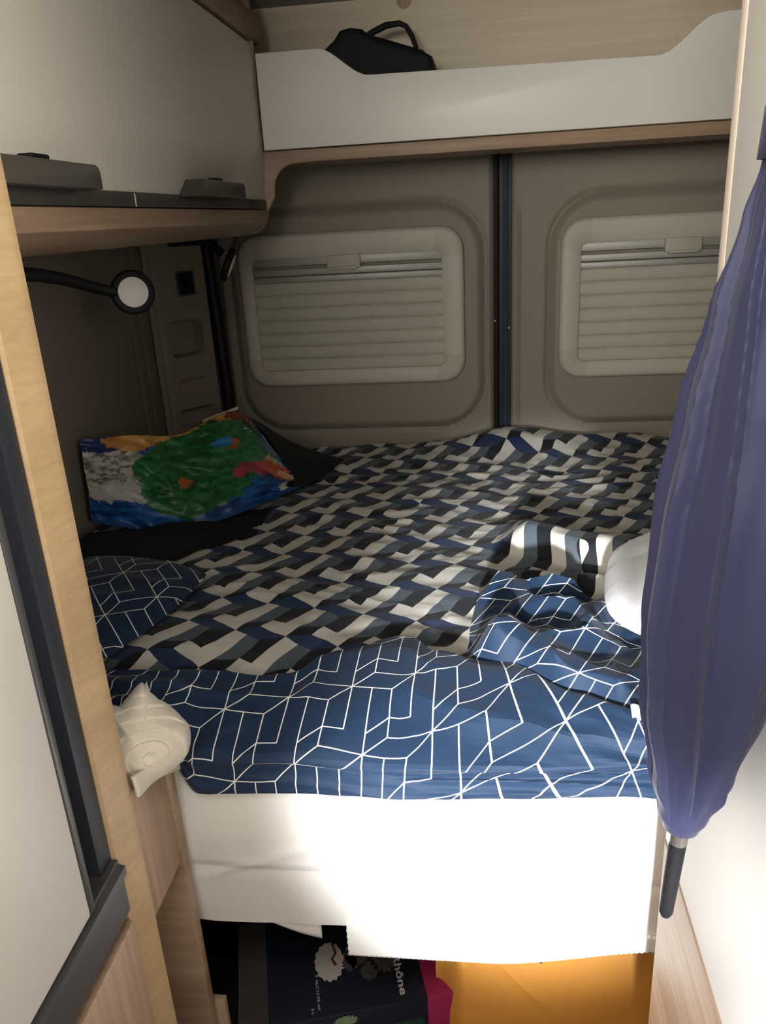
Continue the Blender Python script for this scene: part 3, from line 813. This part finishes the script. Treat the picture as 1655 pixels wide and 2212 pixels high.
def shade_sheet_fn(u, v):  # dark sheet laid where shade falls on the duvet, plus the bag's black base
    x = lerp(-.84, -.47, u); y = lerp(1.34, 1.52, v)-.03*(1-u)+.24*u*u*.55
    return V((x, y, H(x, y)+.004+.034*math.sin(PI*v)*sm(1.0, .45, u)*sm(-.1, .1, u)+.006*nz(x*14, y*14, 97)))
tag(grid('shade_sheet', 50, 30, shade_sheet_fn, bag_m, None, angle=70), 'dark sheet for the shade and black bag base in front of the colourful shopping bag', 'shade sheet')

# ================================================================== UNDER THE BED
box = thing('wine_box', 'dark wine carton with white lettering, pale flower and magenta end under the bed', 'box', (-.2, .95, .18))
ang = math.atan2(.046, .160); e1 = V((math.cos(ang), math.sin(ang), 0)); e2 = V((-math.sin(ang), math.cos(ang), 0)); O0 = V((-.252, .834, 0)) - e1*.125
BX = .325
def bpt(a, b, z): q = O0+e1*a+e2*b; return V((q.x, q.y, z))
Mb = Matrix(((e1.x, e2.x, 0, O0.x), (e1.y, e2.y, 0, O0.y), (0, 0, 1, 0), (0, 0, 0, 1)))
def bbox(a0, a1, b0, b1, z0, z1, mat, name, bev=.002):
    t = bmesh.new(); bmesh.ops.create_cube(t, size=1)
    for v in t.verts: v.co = V(((a0+a1)/2+v.co.x*(a1-a0), (b0+b1)/2+v.co.y*(b1-b0), (z0+z1)/2+v.co.z*(z1-z0)))
    if bev: bmesh.ops.bevel(t, geom=t.edges[:], offset=bev, segments=2, affect='EDGES', profile=.5)
    m = MB(); m.merge(t, Mb); return m.build(name, mat, box)
ZT = .360
bbox(.001, .294, 0, .20, .181, ZT, card_m, 'carton')
bbox(.294, .336, 0, .20, .181, ZT, magenta_m, 'magenta_end')
bbox(.002, .048, .002, .198, ZT-.001, ZT+.0006, brown_card, 'brown_band', 0)
bbox(.030, .287, -.0006, .001, .181, .318, green_card, 'green_base', 0)
def blob(name, a, b, ra, rb, mat, jag=.12, n=40, front=False, z=None, lift=.0008):
    vs = [(a, b)]+[(a+ra*math.cos(2*PI*i/n)*(1+jag*math.sin(i*2.4)*random.random()), b+rb*math.sin(2*PI*i/n)*(1+jag*math.sin(i*2.4)*random.random())) for i in range(n)]
    if front: P3 = [bpt(p, -.0012, q) for p, q in vs]
    else: P3 = [bpt(p, q, ZT+lift) for p, q in vs]
    me = bpy.data.meshes.new(name); me.from_pydata([tuple(p) for p in P3], [], [(0, i+1, (i+1) % n+1) for i in range(n)])
    return link(name, me, mat, box, None)
blob('flower_print', .150, .094, .024, .036, flower_m, .14)
def strip(name, pts, wd, mat, lift=.0014):
    m = MB(); m.tube([bpt(a, b, ZT+lift*.6) for a, b in pts], wd, 6); return m.build(name, mat, box)
strip('red_stem_print', [(.158, .128), (.162, .108), (.155, .098), (.160, .085)], .0020, print_red)
for a, b, r_ in ((.196, .10, .020), (.212, .065, .014), (.238, .083, .020), (.200, .12, .016), (.183, .085, .012)):
    blob('dim_flower_print', a, b, r_, r_*1.25, print_dim, .3)
blob('leaf_print', .12, .342, .014, .008, palegreen, .4, front=True); blob('leaf_print', .165, .345, .018, .010, palegreen, .4, front=True)
blob('pale_label', .13, .300, .035, .012, palegreen, .05, front=True); blob('pale_label', .235, .296, .030, .018, palegreen, .05, front=True)
def text(name, s_, a, b, size, sx, mat, bold=0):
    c = bpy.data.curves.new(name, 'FONT'); c.body = s_; c.size = size; c.extrude = .0002; c.offset = bold; c.resolution_u = 3
    c.materials.append(mat)
    tmp = bpy.data.objects.new('tmp_text', c); col.objects.link(tmp)
    bpy.context.view_layer.update()
    me = bpy.data.meshes.new_from_object(tmp.evaluated_get(bpy.context.evaluated_depsgraph_get()))
    me.name = name; bpy.data.objects.remove(tmp)
    R = Matrix(((-e2.x, e1.x, 0, 0), (-e2.y, e1.y, 0, 0), (0, 0, 1, 0), (0, 0, 0, 1)))
    R.translation = bpt(a, b, ZT+.0012)
    me.transform(R @ Matrix.Diagonal((sx, 1, 1, 1)))
    o = bpy.data.objects.new(name, me); col.objects.link(o)
    o.location = -box.location; o.parent = box
    return o
text('lettering', 'Rhône', .2535, .0855, .0165, 1.72, print_white, .0003)
text('small_lettering', 'V  ALC.13.5% vol', .1245, .075, .0058, 1.5, print_white)
text('small_lettering', '3 L', .1140, .018, .0058, 1.5, print_white)
for i in range(4): text('small_lettering', ['mmiii imlri', 'rimil lmiim', 'imilm iimlr', 'mlri imiim'][i], .205+.008*i, .118, .0036, 1.5, print_dim)

# orange bag
ob = thing('dry_bag', 'orange glossy plastic bag stuffed under the right side of the bed', 'bag', (.09, 1.0, .18))
OT = [(-.085, 1.10), (-.075, .93), (-.066, .895), (.02, .862), (.12, .845), (.19, .838), (.30, .835)]
def or_fn(u, v):
    # profile in section from the rear top over the front to the base
    x = lerp(-.078, .42, u)
    e = sm(0, .10, u)
    prof = [(1.30, .46), (1.02, .482), (.94, .478), (.905, .452), (.886, .40), (.876, .34), (.872, .28), (.875, .21), (.885, .183)]
    s = v*(len(prof)-1)
    y, z = cat(prof, v)
    y += (1-e)*.03+.022*sm(-.06, .25, x)
    z -= (1-e)*.035*sm(.30, .40, z)
    z -= .03*sm(.05, .25, x)*sm(.36, .44, z)
    y += .005*nz(x*12, z*12, 101)-.006*gauss((x-.03)+(z-.42)*.9, .010)*sm(.3, .4, z)
    y -= .008*gauss(x+.04, .02)*gauss(z-.43, .02)
    return V((x, y, max(z, .182)))
grid('bag_front', 120, 70, or_fn, orange_m, ob, angle=70)
def or_end(u, v):
    p = or_fn(0, u); c = V((-.074, 1.05, .30)); return p.lerp(c, v)
grid('bag_end', 50, 10, or_end, orange_m, ob, angle=70)
m = MB(); m.disc((.085, .902, .425), (0, -1, .45), .0035, .003, .001, 14); m.build('press_stud', chrome, ob)

# ================================================================== UMBRELLA
um = thing('umbrella', 'navy folded umbrella hanging tip down on the right partition', 'umbrella', (.143, .48, .985))
def axis(z): return V((lerp(.139, .1715, (z-.985)/.575), .48, z))
RT = [(1.064, .004), (1.072, .013), (1.085, .018), (1.12, .027), (1.18, .037), (1.25, .043), (1.31, .043), (1.38, .037), (1.44, .030), (1.49, .021), (1.517, .0165), (1.53, .0155), (1.548, .0165), (1.575, .020), (1.60, .019)]
def um_fn(u, v):
    z = lerp(1.064, 1.60, v)
    r = interp(RT, z); th = u*2*PI
    tw = th*8+2.2*v*PI+.7*math.sin(z*17)
    fo = math.sin(tw)
    saw = (tw/(2*PI)) % 1.0
    pl_ = (saw**1.5)*sm(1, .86, saw)
    k = sm(1.075, 1.12, z)*sm(1.54, 1.46, z)
    rr = r*(1+.30*k*(pl_-.4)+.05*k*math.sin(th*3+z*9))+.0025*k*nz(math.cos(th)*3, math.sin(th)*3, z*9)
    c = axis(z)
    x = c.x+rr*math.cos(th); y = c.y+rr*1.05*math.sin(th)
    x = min(x, .1972-.002*math.sin(th*8)*k)
    return V((x, y, z))
grid('canopy', 220, 150, um_fn, umb_m, um, closed_u=True, angle=50)
m = MB(); m.tube([axis(.984)+V((0, 0, 0)), axis(.988), axis(1.02), axis(1.058)], [.0035, .0052, .0058, .0064], 16); m.build('tip', black_pl, um, 60)
m = MB(); m.tube([axis(1.056), axis(1.070)], .0066, 16); m.build('tip_collar', chrome, um)
def strap(u, v):
    th = u*2*PI; z = lerp(1.519, 1.545, v); c = axis(z); r = .0195
    return V((min(c.x+r*math.cos(th), .1975), c.y+r*math.sin(th), z))
grid('closing_strap', 40, 4, strap, umb_m, um, closed_u=True, solid=.0015)
m = MB(); m.prism([(-.007, 1.519), (.006, 1.519), (.006, 1.545), (-.004, 1.545)], 'y', .4555, .4585, .0006); 
for v in m.bm.verts: v.co.x += axis(v.co.z).x-.016
m.build('strap_end', umb_m, um)
hk = [axis(1.59), axis(1.70)]+[V((axis(1.70).x, .48+.032-.032*math.cos(a), 1.70+.032*math.sin(a))) for a in [i*PI/8 for i in range(1, 9)]]+[V((axis(1.70).x, .544, 1.685))]
m = MB(); m.tube(hk, .0075, 12); m.build('crook_handle', black_pl, um, 60)
wh = thing('wall_hook', 'small grey hook on the right partition holding the umbrella handle', 'hook', (.19, .512, 1.70))
m = MB(); m.box(.194, .1995, .498, .526, 1.69, 1.76, .002); m.build('hook_plate', alu, wh)
m = MB(); m.tube([(.195, .512, 1.716), (.178, .512, 1.7165), (.158, .512, 1.7165), (.152, .512, 1.728)], .004, 8); m.build('hook_peg', alu, wh)
